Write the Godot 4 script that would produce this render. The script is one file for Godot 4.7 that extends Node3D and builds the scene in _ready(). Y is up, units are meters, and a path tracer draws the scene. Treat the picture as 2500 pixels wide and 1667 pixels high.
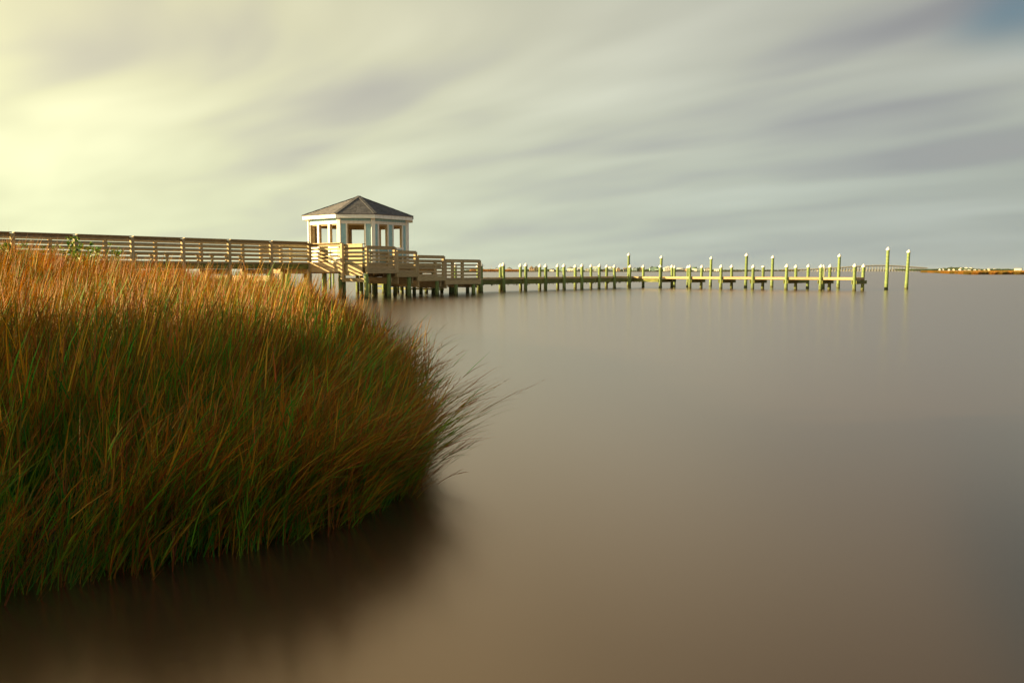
extends Node3D
# A gazebo and dock on a brown sound, marsh grass in front. Metres, y up, camera looks along -z.

const THETA := 0.9023          # heading of the boardwalk about y
const ORIGIN := Vector3(-10.57, 0.0, -42.92)   # boardwalk corner post at the water

var rng := RandomNumberGenerator.new()
var used := {}
var M := {}
var off := Vector3.ZERO        # base of the thing being built, in boardwalk axes

# ---------------------------------------------------------------- helpers
func numbered(called: String) -> String:
	var n: int = used.get(called, 0)
	used[called] = n + 1
	return called if n == 0 else "%s_%03d" % [called, n]

func tag(o: Node, label: String, category: String, group := "", kind := "") -> void:
	o.set_meta("label", label)
	o.set_meta("category", category)
	if group: o.set_meta("group", group)
	if kind: o.set_meta("kind", kind)

func thing(called: String, label: String, category: String, at: Vector3, turn := 0.0, group := "") -> Node3D:
	var o := Node3D.new()
	o.name = numbered(called)
	add_child(o)
	o.position = at
	o.rotation.y = turn
	tag(o, label, category, group)
	return o

# s runs along the boardwalk, t to its right, both in metres from the corner post
func spot(s: float, t: float, y := 0.0) -> Vector3:
	return ORIGIN + Vector3(s, y, t).rotated(Vector3.UP, THETA)

func built(called: String, label: String, category: String, s: float, t: float, y := 0.0, group := "") -> Node3D:
	off = Vector3(s, y, t)
	return thing(called, label, category, spot(s, t, y), THETA, group)

func begin() -> SurfaceTool:
	var st := SurfaceTool.new()
	st.begin(Mesh.PRIMITIVE_TRIANGLES)
	return st

func put(st: SurfaceTool, called: String, mat: Material, parent: Node, smooth := false) -> MeshInstance3D:
	if not smooth: st.set_smooth_group(-1)
	st.generate_normals()
	var o := MeshInstance3D.new()
	o.mesh = st.commit()
	o.material_override = mat
	o.name = called
	parent.add_child(o, true)
	return o

func quad(st: SurfaceTool, a: Vector3, b: Vector3, c: Vector3, d: Vector3) -> void:
	for p in [a, b, c, a, c, d]: st.add_vertex(p)

func tri(st: SurfaceTool, a: Vector3, b: Vector3, c: Vector3) -> void:
	for p in [a, b, c]: st.add_vertex(p)

# a box given by two corners; clockwise faces
func box(st: SurfaceTool, lo: Vector3, hi: Vector3, col := Color.WHITE) -> void:
	st.set_smooth_group(-1)
	st.set_color(col)
	var p := []
	for i in 8:
		p.append(Vector3(hi.x if i & 1 else lo.x, hi.y if i & 2 else lo.y, hi.z if i & 4 else lo.z))
	for f in [[4, 6, 7, 5], [1, 3, 2, 0], [5, 7, 3, 1], [0, 2, 6, 4], [6, 2, 3, 7], [0, 4, 5, 1]]:
		quad(st, p[f[0]], p[f[1]], p[f[2]], p[f[3]])

# a box turned by a basis about a centre
func tbox(st: SurfaceTool, c: Vector3, size: Vector3, b: Basis, col := Color.WHITE) -> void:
	st.set_smooth_group(-1)
	st.set_color(col)
	var p := []
	for i in 8:
		p.append(c + b * (Vector3(0.5 if i & 1 else -0.5, 0.5 if i & 2 else -0.5, 0.5 if i & 4 else -0.5) * size))
	for f in [[4, 6, 7, 5], [1, 3, 2, 0], [5, 7, 3, 1], [0, 2, 6, 4], [6, 2, 3, 7], [0, 4, 5, 1]]:
		quad(st, p[f[0]], p[f[1]], p[f[2]], p[f[3]])

func tone(spread := 0.3) -> Color:
	var v := rng.randf_range(1.0 - spread, 1.0)
	return Color(v, v * rng.randf_range(0.95, 1.0), v * rng.randf_range(0.9, 1.0))

# one board as a part, corners in boardwalk axes
func board(parent: Node, called: String, lo: Vector3, hi: Vector3, kind := "wood", col = null) -> MeshInstance3D:
	var st := begin()
	var a := Vector3(minf(lo.x, hi.x), minf(lo.y, hi.y), minf(lo.z, hi.z)) - off
	var b := Vector3(maxf(lo.x, hi.x), maxf(lo.y, hi.y), maxf(lo.z, hi.z)) - off
	var size := b - a
	var axis := "x"
	if size.y > size.x and size.y > size.z: axis = "y"
	elif size.z > size.x: axis = "z"
	box(st, a, b, col if col != null else tone())
	return put(st, called, M[kind + "_" + axis] if M.has(kind + "_" + axis) else M[kind], parent)

func lathe(st: SurfaceTool, c: Vector3, prof: Array, sides: int, lean := Vector3.ZERO, cols = null, group := 1) -> void:
	st.set_smooth_group(group)
	for i in prof.size() - 1:
		for k in sides:
			var a0 := TAU * k / sides
			var a1 := TAU * (k + 1) / sides
			var q := []
			for e in [[i, a0], [i + 1, a0], [i + 1, a1], [i, a1]]:
				var r: float = prof[e[0]].x
				var y: float = prof[e[0]].y
				q.append([c + Vector3(cos(e[1]) * r, y, sin(e[1]) * r) + lean * y, cols[e[0]][k if e[1] == a0 else (k + 1) % sides] if cols != null else Color.WHITE])
			for j in [0, 1, 2, 0, 2, 3]:
				st.set_color(q[j][1])
				st.add_vertex(q[j][0])

# ---------------------------------------------------------------- materials
func noise(freq: float, octaves := 4, sd := 1, kind := FastNoiseLite.TYPE_SIMPLEX_SMOOTH) -> FastNoiseLite:
	var n := FastNoiseLite.new()
	n.seed = sd
	n.noise_type = kind
	n.frequency = freq
	n.fractal_octaves = octaves
	return n

func ramp(stops: Array) -> Gradient:
	var g := Gradient.new()
	var o := PackedFloat32Array()
	var c := PackedColorArray()
	for s in stops:
		o.append(s[0])
		c.append((s[1] as Color).linear_to_srgb())
	g.offsets = o
	g.colors = c
	return g

func noise_tex(n: FastNoiseLite, g: Gradient, size := 512, normal := false, bump := 4.0) -> NoiseTexture2D:
	var t := NoiseTexture2D.new()
	t.width = size
	t.height = size
	t.seamless = true
	t.noise = n
	if normal:
		t.as_normal_map = true
		t.bump_strength = bump
	else:
		t.color_ramp = g
	return t

func mat(called: String, tex: Texture2D, scale: Vector3, rough := 0.8, vcol := true) -> StandardMaterial3D:
	var m := StandardMaterial3D.new()
	m.resource_name = called
	m.albedo_texture = tex
	m.uv1_triplanar = true
	m.uv1_scale = scale
	m.roughness = rough
	m.vertex_color_use_as_albedo = vcol
	M[called] = m
	return m

func flat(called: String, c: Color, rough := 0.8, vcol := false) -> StandardMaterial3D:
	var m := StandardMaterial3D.new()
	m.resource_name = called
	m.albedo_color = c.linear_to_srgb()
	m.roughness = rough
	m.vertex_color_use_as_albedo = vcol
	M[called] = m
	return m

func make_materials() -> void:
	var grain := noise(0.012, 5, 3)
	var wood_t := noise_tex(grain, ramp([[0.0, Color(0.22, 0.17, 0.095)], [0.35, Color(0.41, 0.32, 0.185)], [0.6, Color(0.50, 0.40, 0.235)], [1.0, Color(0.60, 0.49, 0.31)]]))
	var wood_n := noise_tex(grain, null, 512, true, 3.0)
	var moss_t := noise_tex(noise(0.016, 5, 8), ramp([[0.0, Color(0.045, 0.06, 0.016)], [0.4, Color(0.12, 0.15, 0.035)], [0.62, Color(0.21, 0.225, 0.06)], [1.0, Color(0.30, 0.27, 0.12)]]))
	for a in ["x", "y", "z"]:
		var sc := Vector3(6, 6, 6)
		sc["xyz".find(a)] = 0.35
		for k in [["wood_", wood_t], ["moss_", moss_t]]:
			var m := mat(k[0] + a, k[1], sc if k[0] == "wood_" else sc * 0.4, 0.82)
			m.normal_enabled = true
			m.normal_texture = wood_n
			m.normal_scale = 0.6
	var pile_t := noise_tex(noise(0.02, 5, 21), ramp([[0.0, Color(0.06, 0.11, 0.04)], [0.4, Color(0.14, 0.22, 0.075)], [0.65, Color(0.22, 0.29, 0.10)], [1.0, Color(0.42, 0.40, 0.20)]]))
	var pm := mat("pile", pile_t, Vector3(3.0, 0.5, 3.0), 0.85)
	pm.normal_enabled = true
	pm.normal_texture = wood_n
	pm.normal_scale = 0.5
	var paint_t := noise_tex(noise(0.02, 5, 33), ramp([[0.0, Color(0.72, 0.71, 0.69)], [0.5, Color(0.83, 0.83, 0.825)], [1.0, Color(0.87, 0.87, 0.87)]]), 256)
	mat("white_paint", paint_t, Vector3(1.2, 0.5, 1.2), 0.5)
	var cap := mat("white_cap", paint_t, Vector3(2.2, 2.2, 2.2), 0.35)
	cap.albedo_color = Color(1, 1, 1)
	var blue_t := noise_tex(noise(0.02, 5, 34), ramp([[0.0, Color(0.26, 0.46, 0.57)], [0.5, Color(0.31, 0.55, 0.67)], [1.0, Color(0.36, 0.61, 0.72)]]), 256)
	mat("blue_siding", blue_t, Vector3(1.5, 0.4, 1.5), 0.6)
	var shingle_t := noise_tex(noise(0.05, 4, 35), ramp([[0.0, Color(0.06, 0.06, 0.074)], [0.5, Color(0.115, 0.115, 0.138)], [1.0, Color(0.20, 0.195, 0.22)]]), 256)
	mat("shingle", shingle_t, Vector3(1.6, 1.6, 1.6), 0.9)
	flat("dark_metal", Color(0.05, 0.05, 0.05), 0.5)
	# leaf and straw: colour comes from the blades themselves
	var g := flat("blade", Color(1, 1, 1), 0.62, true)
	g.cull_mode = BaseMaterial3D.CULL_DISABLED
	g.backlight_enabled = true
	g.backlight = Color(0.8, 0.66, 0.3).linear_to_srgb()
	var l := flat("leaf", Color(1, 1, 1), 0.5, true)
	l.cull_mode = BaseMaterial3D.CULL_DISABLED
	l.backlight_enabled = true
	l.backlight = Color(0.4, 0.45, 0.12).linear_to_srgb()
	var mud_t := noise_tex(noise(0.015, 5, 41), ramp([[0.0, Color(0.02, 0.016, 0.010)], [0.6, Color(0.045, 0.035, 0.02)], [1.0, Color(0.08, 0.06, 0.035)]]), 256)
	mat("mud", mud_t, Vector3(0.8, 0.8, 0.8), 0.9, false)
	var w := StandardMaterial3D.new()
	w.resource_name = "water"
	w.albedo_color = Color(0.345, 0.22, 0.135).linear_to_srgb()
	w.roughness = 0.22
	w.metallic = 0.92
	w.metallic_specular = 0.5
	M["water"] = w
	flat("wood_mass", Color(1, 1, 1), 0.9, true).cull_mode = BaseMaterial3D.CULL_DISABLED
	flat("house_paint", Color(1, 1, 1), 0.7, true)
	flat("house_glass", Color(0.05, 0.06, 0.07), 0.15)
	flat("concrete", Color(0.34, 0.33, 0.30), 0.85)

# ---------------------------------------------------------------- sky
func make_sky(sun: Vector3) -> Sky:
	var w := 2048
	var h := 1024
	var im := Image.create(w, h, false, Image.FORMAT_RGBF)
	var streak := noise(1.0, 4, 5)
	var veil := noise(1.0, 3, 12)
	var wind := Vector2(-0.66, -0.75)      # clouds drift towards the far left; x, z
	var across := Vector2(-wind.y, wind.x)
	for j in h:
		var el := (0.5 - (j + 0.5) / h) * PI
		if el < -0.02:
			continue
		var y := maxf(sin(el), 0.0)
		var r := cos(el)
		for i in w:
			var az := (i + 0.5) / w * TAU
			var d := Vector3(sin(az) * r, y, -cos(az) * r)
			var g := acos(clampf(d.dot(sun), -1.0, 1.0))
			var near := exp(-pow(g / 1.58, 2.0))
			var lum := 0.25 + 0.72 * near
			# thin overcast: yellow cream near the sun, grey green away from it, dimmer overhead
			var warm := Vector3(1.08, 1.02, 0.62).lerp(Vector3(0.95, 0.985, 0.87), smoothstep(1.0, 2.2, g))
			var low := smoothstep(0.30, 0.0, y)
			warm = warm.lerp(warm * Vector3(0.94, 1.02, 1.02), low)
			lum *= 1.0 - 0.38 * smoothstep(0.16, 0.6, y)
			var p := Vector2(d.x, d.z) / (y + 0.10)
			var a := p.dot(wind)
			var c := p.dot(across)
			var wob := veil.get_noise_2d(a * 0.3 + 70.0, c * 0.3) * 0.35
			var n := streak.get_noise_2d(a * 0.24, (c + wob) * 0.8) * 1.25 + 0.22 * streak.get_noise_2d(a * 0.5 + 40.0, (c + wob) * 2.0)
			var v := veil.get_noise_2d(a * 0.34 + 9.0, c * 0.6 - 4.0)
			var strength := smoothstep(0.0, 0.22, y)
			var shade := 1.0 + (n * 0.30 + v * 0.28) * (0.3 + 0.7 * strength)
			var col := warm * lum * shade
			# violet grey in the thicker bands
			var thick := clampf(-(n * 1.0 + v * 0.9), 0.0, 1.0) * (0.35 + 0.65 * strength)
			col = col.lerp(Vector3(0.93, 0.87, 0.84).lerp(Vector3(0.84, 0.85, 0.97), smoothstep(1.2, 1.9, g)) * lum * shade, thick * 0.65)
			# clear blue opening high up, away from the sun
			var gap := smoothstep(0.0, 0.8, v * 0.4 + 0.3 * n + smoothstep(2.02, 2.15, g) * smoothstep(0.19, 0.26, y) * 0.95 - 0.12)
			col = col.lerp(Vector3(0.08, 0.165, 0.22), gap * 0.75 * smoothstep(2.03, 2.15, g) * smoothstep(0.15, 0.25, y))
			col *= 0.43
			im.set_pixel(i, j, Color(col.x, col.y, col.z))
	for j in h:
		var el := (0.5 - (j + 0.5) / h) * PI
		if el < -0.02:
			im.fill_rect(Rect2i(0, j, w, 1), Color(0.16, 0.14, 0.10))
	var m := PanoramaSkyMaterial.new()
	m.panorama = ImageTexture.create_from_image(im)
	var s := Sky.new()
	s.sky_material = m
	return s

# ---------------------------------------------------------------- piles
func pile_shaft(parent: Node, c: Vector3, r: float, top: float, lean := Vector3.ZERO, called := "pile", sides := 14) -> MeshInstance3D:
	var st := begin()
	var prof := []
	var cols := []
	var ys := [-0.9, -0.05, 0.04, 0.12, 0.22, 0.4]
	var y := 0.7
	while y < top - 0.1:
		ys.append(y)
		y += 0.35
	ys.append(top)
	var tint := rng.randf_range(0.7, 1.05)
	for i in ys.size():
		prof.append(Vector2(r * (1.03 - 0.02 * i) * rng.randf_range(0.985, 1.015), ys[i]))
		var row := []
		for k in sides:
			# weed and tide stain clings below the high-water mark, with a ragged edge
			var wet := 1.0 if ys[i] < 0.10 else (rng.randf() * 0.9 if ys[i] < 0.25 else 0.0)
			row.append(Color(tint, tint, tint).lerp(Color(0.28, 0.2, 0.16), wet))
		cols.append(row)
	prof.append(Vector2(0.001, top))
	cols.append(cols[-1])
	lathe(st, c, prof, sides, lean, cols)
	return put(st, called, M.pile, parent)

func cone_cap(parent: Node, c: Vector3, r: float, top: float, lean := Vector3.ZERO, broken := false) -> MeshInstance3D:
	var st := begin()
	var prof := [Vector2(r * 1.10, top - 0.06), Vector2(r * 1.12, top), Vector2(r * 1.04, top + 0.02), Vector2(r * 0.55, top + 0.10), Vector2(r * 0.12, top + 0.165), Vector2(0.001, top + 0.175)]
	if broken: prof = [Vector2(r * 1.10, top - 0.06), Vector2(r * 1.12, top), Vector2(r * 1.02, top + 0.03), Vector2(r * 0.7, top + 0.045), Vector2(0.001, top + 0.03)]
	lathe(st, c, prof, 16, lean, null, 2)
	return put(st, "cap", M.white_cap, parent)

# part of a thing: pile with its cone cap, s and t in boardwalk axes
func dock_pile(parent: Node, s: float, t: float, top := 1.70, r := 0.125, broken := false) -> void:
	var c := Vector3(s, 0, t) - Vector3(off.x, 0, off.z)
	var lean := Vector3(rng.randf_range(-0.02, 0.02), 0, rng.randf_range(-0.02, 0.02))
	var p := pile_shaft(parent, c, r, top - off.y, lean)
	cone_cap(p, c, r, top - off.y, lean, broken)

func plain_pile(parent: Node, s: float, t: float, top: float, r := 0.115) -> void:
	pile_shaft(parent, Vector3(s, 0, t) - Vector3(off.x, 0, off.z), r, top - off.y)

# ---------------------------------------------------------------- boardwalk pieces
# a run of railing along s ("x") or along t ("z"); deck is the walking level
func railing(p: Node, along: String, fixed: float, a: float, b: float, deck: float, top: float, side: float) -> void:
	var v := func(q: float, y: float, w: float) -> Vector3:
		return Vector3(q, y, fixed + w) if along == "x" else Vector3(fixed + w, y, q)
	board(p, "top_rail", v.call(a - 0.03, top - 0.04, -0.10), v.call(b + 0.03, top, 0.10))
	board(p, "apron_board", v.call(a, top - 0.175, side * 0.045), v.call(b, top - 0.042, side * 0.082))
	var y := top - 0.175
	var gap := (y - deck - 4 * 0.092) / 5.0
	for i in 4:
		y -= gap
		board(p, "rail_board", v.call(a, y - 0.092, side * 0.047), v.call(b, y, side * (0.083 + rng.randf() * 0.004)))
		y -= 0.092

func post(p: Node, s: float, t: float, lo: float, hi: float, w := 0.14) -> void:
	board(p, "post", Vector3(s - w / 2, lo, t - w / 2), Vector3(s + w / 2, hi, t + w / 2), "wood")

# walking boards laid across a run, one joined part
func deck_boards(p: Node, s0: float, s1: float, t0: float, t1: float, y: float, along := "x") -> void:
	var st := begin()
	var lo := s0 if along == "x" else t0
	var hi := s1 if along == "x" else t1
	var q := lo
	while q < hi - 0.05:
		var e := minf(q + 0.138, hi)
		var drop := rng.randf() * 0.003
		if along == "x": box(st, Vector3(q, y - 0.038 - drop, t0) - off, Vector3(e, y - drop, t1) - off, tone())
		else: box(st, Vector3(s0, y - 0.038 - drop, q) - off, Vector3(s1, y - drop, e) - off, tone())
		q += 0.144
	var o := put(st, "deck_boards", M["wood_z" if along == "x" else "wood_x"], p)
	o.set_meta("kind", "stuff")

func build_boardwalk() -> void:
	var w := 2.44
	var p := built("boardwalk", "long raised timber boardwalk with slatted railings crossing the marsh grass", "boardwalk", -4.7, -1.2)
	var first := -21.15
	deck_boards(p, first, -0.02, -w + 0.09, -0.09, 1.77)
	var n := 9
	for i in n + 1:
		var s := -2.35 * i
		for t in [0.0, -w]:
			if i > 0 or t < 0:
				post(p, s, t, -0.9, 2.80)
			else:
				post(p, s, t, -0.9, 2.80, 0.15)
		board(p, "cross_beam", Vector3(s - 0.13, 1.20, -w - 0.02), Vector3(s - 0.075, 1.44, 0.02))
		# a heavier inner pile carries each beam
		if i < 5: board(p, "inner_pile", Vector3(s - 0.30, -0.9, -w * 0.82 - 0.1), Vector3(s - 0.135, 1.42, -w * 0.82 + 0.1), "moss")
	for i in n:
		var a := -2.35 * (i + 1)
		var b := -2.35 * i
		railing(p, "x", 0.0, a + 0.072, b - 0.076, 1.79, 2.86, -1.0)
		railing(p, "x", -w, a + 0.072, b - 0.076, 1.79, 2.86, 1.0)
		for t in [0.0, -w]:
			var sd := 1.0 if t == 0.0 else -1.0
			board(p, "rim_joist", Vector3(a + 0.072, 1.46, t - 0.02 * sd - 0.02), Vector3(b - 0.076, 1.70, t - 0.02 * sd + 0.02), "moss")
			board(p, "fascia_board", Vector3(a + 0.072, 1.712, t + 0.005), Vector3(b - 0.076, 1.80, t + 0.045 * sd))
		for k in 5:
			var t2 := -0.45 - k * 0.39
			board(p, "joist", Vector3(a, 1.45, t2 - 0.02), Vector3(b - 0.004, 1.728, t2 + 0.02))
	# benches along the far rail
	for i: int in [1, 2, 3]:
		var a := -2.35 * (i + 1)
		var q := built("wooden_bench", ["", "wooden bench on the boardwalk, closest to the gazebo", "wooden bench on the boardwalk, middle one of three", "wooden bench on the boardwalk, farthest from the gazebo"][i], "bench", a + 1.17, -w + 0.42, 1.772, "benches along the boardwalk railing")
		for k in 3:
			board(q, "seat_board", Vector3(a + 0.18, 2.20, -w + 0.16 + k * 0.15), Vector3(a + 2.16, 2.24, -w + 0.30 + k * 0.15))
		for k in 3:
			var s := a + 0.36 + k * 0.80
			board(q, "leg", Vector3(s - 0.045, 1.774, -w + 0.34), Vector3(s + 0.045, 2.10, -w + 0.43))
			var st := begin()
			for e in [-1.0, 1.0]:
				tbox(st, Vector3(s + e * 0.09, 2.11, -w + 0.385) - off, Vector3(0.045, 0.24, 0.085), Basis(Vector3.BACK, -e * 0.75), tone())
			put(st, "brace", M.wood_y, q)

func build_platform() -> void:
	# deck that carries the gazebo, with the lit railing that turns the corner
	var p := built("gazebo_platform", "timber platform on piles carrying the gazebo, railed where the boardwalk arrives", "platform", 4.0, -0.8)
	deck_boards(p, 0.0, 8.0, -4.3, 1.80, 1.77)
	for t in [-3.9, -2.6, -1.0, 0.6, 1.6]:
		for s in [0.5, 3.0, 5.5, 7.6]:
			if not (s < 1.0 and t > 1.0):
				plain_pile(p, s, t, 1.32)
	for s in [0.5, 3.0, 5.5, 7.6]:
		board(p, "cross_beam", Vector3(s - 0.17, 1.22, -4.2), Vector3(s - 0.125, 1.46, 1.72))
		board(p, "cross_beam", Vector3(s + 0.125, 1.22, -4.2), Vector3(s + 0.17, 1.46, 1.72))
	for i in 10:
		var t := -4.1 + i * 0.64
		board(p, "joist", Vector3(0.05, 1.465, t), Vector3(7.95, 1.728, t + 0.04))
	for t in [-4.32, 1.80]:
		board(p, "rim_joist", Vector3(0.0, 1.46, t), Vector3(8.0, 1.80, t + 0.04))
	board(p, "rim_joist", Vector3(8.0, 1.46, -4.3), Vector3(8.04, 1.80, 1.84))
	# front railing B, where the boardwalk meets the platform
	railing(p, "z", 0.0, 0.08, 2.52, 1.78, 2.77, 1.0)
	post(p, 0.0, 2.60, 0.95, 2.73)
	deck_boards(p, 0.0, 0.26, 1.85, 2.62, 1.76)
	board(p, "fascia_board", Vector3(-0.06, 1.56, 0.08), Vector3(-0.02, 1.80, 2.66))
	board(p, "rim_joist", Vector3(-0.02, 1.30, 0.0), Vector3(0.03, 1.555, 2.60))
	plain_pile(p, 0.45, 1.92, 1.28, 0.13)
	# far side railing
	railing(p, "x", -4.25, 0.05, 5.9, 1.80, 2.86, 1.0)
	for s in [0.0, 2.0, 4.0, 5.95]: post(p, s, -4.25, 1.3, 2.80)

func build_steps() -> void:
	# broad steps down from the platform to the dock
	var p := built("stepped_walkway", "slatted timber walkway stepping down from the gazebo to the dock", "walkway", 4.6, 2.7)
	var front := 4.0
	var back := 1.90
	# s0, s1, deck, rail top
	var lv := [[0.32, 2.27, 1.56, 2.60, 0.80, 1.0], [2.33, 3.77, 1.37, 2.40, 0.68, 1.03], [3.83, 5.92, 1.15, 2.19, 0.50, 0.80], [5.98, 8.95, 0.94, 2.00, 0.40, 0.60]]
	for L in lv:
		var s0: float = L[0]
		var s1: float = L[1]
		var d: float = L[2]
		deck_boards(p, s0 - 0.05, s1 + 0.05, back + 0.02, front - 0.03, d)
		var mid := [s1] if s1 - s0 < 2.2 else [(s0 + s1) / 2, s1]
		var a := s0 + 0.14
		for m in mid:
			railing(p, "x", front, a, m - 0.072, d + 0.03, L[3], 1.0)
			board(p, "fascia_board", Vector3(a, d - 0.075, front - 0.01), Vector3(m - 0.072, d + 0.035, front + 0.03))
			railing(p, "x", back, a, m - 0.072, d + 0.03, L[3], -1.0)
			post(p, m, front, d - 0.34, L[3] - 0.042)
			post(p, m, back, d - 0.34, L[3] - 0.042)
			a = m + 0.072
		post(p, s0 + 0.07, front, d - 0.34, L[3] - 0.042)
		board(p, "rim_joist", Vector3(s0 - 0.02, d - 0.33, front + 0.072), Vector3(s1 + 0.02, d - 0.085, front + 0.112))
		board(p, "rim_joist", Vector3(s0, d - 0.33, back - 0.04), Vector3(s1, d - 0.05, back))
		for q in [s0 + 0.10, s1 - 0.30]:
			board(p, "cross_beam", Vector3(q, L[4], back - 0.15), Vector3(q + 0.05, L[5], front + 0.06))
		for k in 5:
			var t := back + 0.15 + k * 0.33
			board(p, "joist", Vector3(s0, d - 0.33, t), Vector3(s1, d - 0.042, t + 0.04))
	# railing C, sunlit panel between platform and steps
	railing(p, "z", 0.25, 2.45, 3.92, 1.62, 2.70, -1.0)
	post(p, 0.25, 2.38, 1.25, 2.66)
	board(p, "fascia_board", Vector3(0.14, 1.30, 2.35), Vector3(0.18, 1.66, 3.92))
	board(p, "rim_joist", Vector3(0.19, 1.12, 2.30), Vector3(0.23, 1.295, 3.92))
	for q in [[0.33, 1.22], [1.85, 1.22], [3.28, 1.03], [5.4, 0.81], [6.93, 0.60], [8.42, 0.60]]:
		plain_pile(p, q[0], front, q[1], 0.118)
		plain_pile(p, q[0] + 0.35, back, q[1], 0.105)

func build_gazebo() -> void:
	var sc := 4.05
	var tc := -0.7
	var fl := 1.775
	var p := built("gazebo", "white and pale blue gazebo with grey shingled octagonal roof", "gazebo", sc, tc, fl)
	var half := 2.48      # centre to the long faces
	var cut := 1.24       # half length of a long face
	# corners in order, counter-clockwise seen from above in (s, t)
	var cs := [Vector2(-half, -cut), Vector2(-half, cut), Vector2(-cut, half), Vector2(cut, half), Vector2(half, cut), Vector2(half, -cut), Vector2(cut, -half), Vector2(-cut, -half)]
	var top := 2.08       # opening head above floor
	var sill := 0.86
	for i in 8:
		var a: Vector2 = cs[i]
		var b: Vector2 = cs[(i + 1) % 8]
		var dir := Vector3(b.x - a.x, 0, b.y - a.y)
		var len := dir.length()
		dir = dir / len
		var out := Vector3.UP.cross(dir)
		if out.dot(Vector3(a.x + b.x, 0, a.y + b.y)) < 0: out = -out
		var bs := Basis(dir, Vector3.UP, dir.cross(Vector3.UP))
		var o := Vector3(a.x, 0, a.y)
		# q along the face, y, depth outwards
		var slab := func(called: String, q0: float, q1: float, y0: float, y1: float, d0: float, d1: float, m: String, parent: Node) -> MeshInstance3D:
			var st := begin()
			tbox(st, o + dir * ((q0 + q1) / 2) + Vector3.UP * ((y0 + y1) / 2) + out * ((d0 + d1) / 2), Vector3(absf(q1 - q0), y1 - y0, absf(d1 - d0)), bs, tone(0.05))
			return put(st, called, M[m], parent)
		# corner post, white outside, and the beam over the openings
		var st0 := begin()
		tbox(st0, o + Vector3.UP * 1.25, Vector3(0.20, 2.50, 0.20), Basis(Vector3.UP, -(PI / 8) - i * PI / 4), tone(0.04))
		put(st0, "corner_post", M.white_paint, p)
		slab.call("beam", 0.09, len - 0.09, top, top + 0.15, -0.02, 0.075, "white_paint", p)
		slab.call("inner_lintel", 0.09, len - 0.09, top - 0.07, top + 0.38, -0.12, -0.025, "wood_x", p)
		# frieze of upright boards under the eave
		var fr: MeshInstance3D = slab.call("frieze", 0.09, len - 0.09, top + 0.152, top + 0.42, 0.0, 0.04, "blue_siding", p)
		var nb := int(len / 0.145)
		for k in nb:
			slab.call("frieze_board", 0.10 + k * (len - 0.2) / nb, 0.10 + (k + 1) * (len - 0.2) / nb - 0.010, top + 0.155, top + 0.418, 0.041, 0.052, "blue_siding", fr)
		# openings along this face: [q0, q1, down to the floor]
		var holes := []
		if i == 0: holes = [[0.13, 0.72, false], [0.87, 1.62, true], [1.77, 2.35, false]]
		elif i == 2: holes = [[0.38, 1.00, false], [1.45, 2.08, false]]
		elif i == 4 or i == 6: holes = [[0.24, 2.24, false]]
		elif i == 1: holes = [[0.42, 1.32, false]]
		else: holes = [[0.22, 1.52, false]]
		var edges := [0.09]
		for hq in holes:
			edges.append(hq[0])
			edges.append(hq[1])
		edges.append(len - 0.09)
		for k in range(0, edges.size(), 2):
			var e0: float = edges[k]
			var e1: float = edges[k + 1]
			if e1 - e0 < 0.16:
				slab.call("trim", e0, e1, 0.0, top, 0.0, 0.07, "white_paint", p)
				slab.call("inner_stud", e0, e1, 0.0, top - 0.12, -0.10, -0.004, "wood_y", p)
				continue
			var sd: MeshInstance3D = slab.call("siding", e0, e1, 0.0, top, 0.0, 0.03, "blue_siding", p)
			slab.call("inner_panel", e0, e1, 0.0, top - 0.122, -0.10, -0.004, "wood_y", p)
			var w2 := e1 - e0
			var nn := maxi(1, int(round(w2 / 0.12)))
			for q in nn:
				slab.call("siding_board", e0 + q * w2 / nn + 0.004, e0 + (q + 1) * w2 / nn - 0.005, 0.0, top - 0.002, 0.0305, 0.042, "blue_siding", sd)
		for hq in holes:
			var q0: float = hq[0]
			var q1: float = hq[1]
			var low: bool = not hq[2]
			slab.call("jamb", q0 - 0.078, q0, 0.0, top - 0.002, 0.044, 0.085, "white_paint", p) if i != 0 else null
			slab.call("jamb", q1, q1 + 0.078, 0.0, top - 0.002, 0.044, 0.085, "white_paint", p) if i != 0 else null
			slab.call("reveal", q0, q0 + 0.025, sill if low else 0.0, top, -0.09, 0.043, "wood_y", p)
			slab.call("reveal", q1 - 0.025, q1, sill if low else 0.0, top, -0.09, 0.043, "wood_y", p)
			if low:
				slab.call("sill", q0 - 0.10, q1 + 0.10, sill - 0.11, sill, -0.02, 0.10, "white_paint", p)
				slab.call("lower_panel", q0, q1, 0.0, sill - 0.112, 0.0, 0.036, "white_paint" if i == 0 else "blue_siding", p)
				slab.call("inner_panel", q0, q1, 0.0, sill - 0.112, -0.09, -0.004, "wood_y", p)
		# built-in seat inside
		if i != 0: slab.call("inner_seat", 0.2, len - 0.2, 0.42, 0.46, -0.62, -0.125, "wood_x", p)
	# roof: eave polygon, fascia, soffit, faces with shingle courses
	var ov := 0.36
	var eh := half + ov
	var ec := cut + ov * 0.42
	var es := [Vector2(-eh, -ec), Vector2(-eh, ec), Vector2(-ec, eh), Vector2(ec, eh), Vector2(eh, ec), Vector2(eh, -ec), Vector2(ec, -eh), Vector2(-ec, -eh)]
	var y0 := 2.36
	var y1 := 2.57
	var apex := Vector3(0, 3.74, 0)
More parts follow.
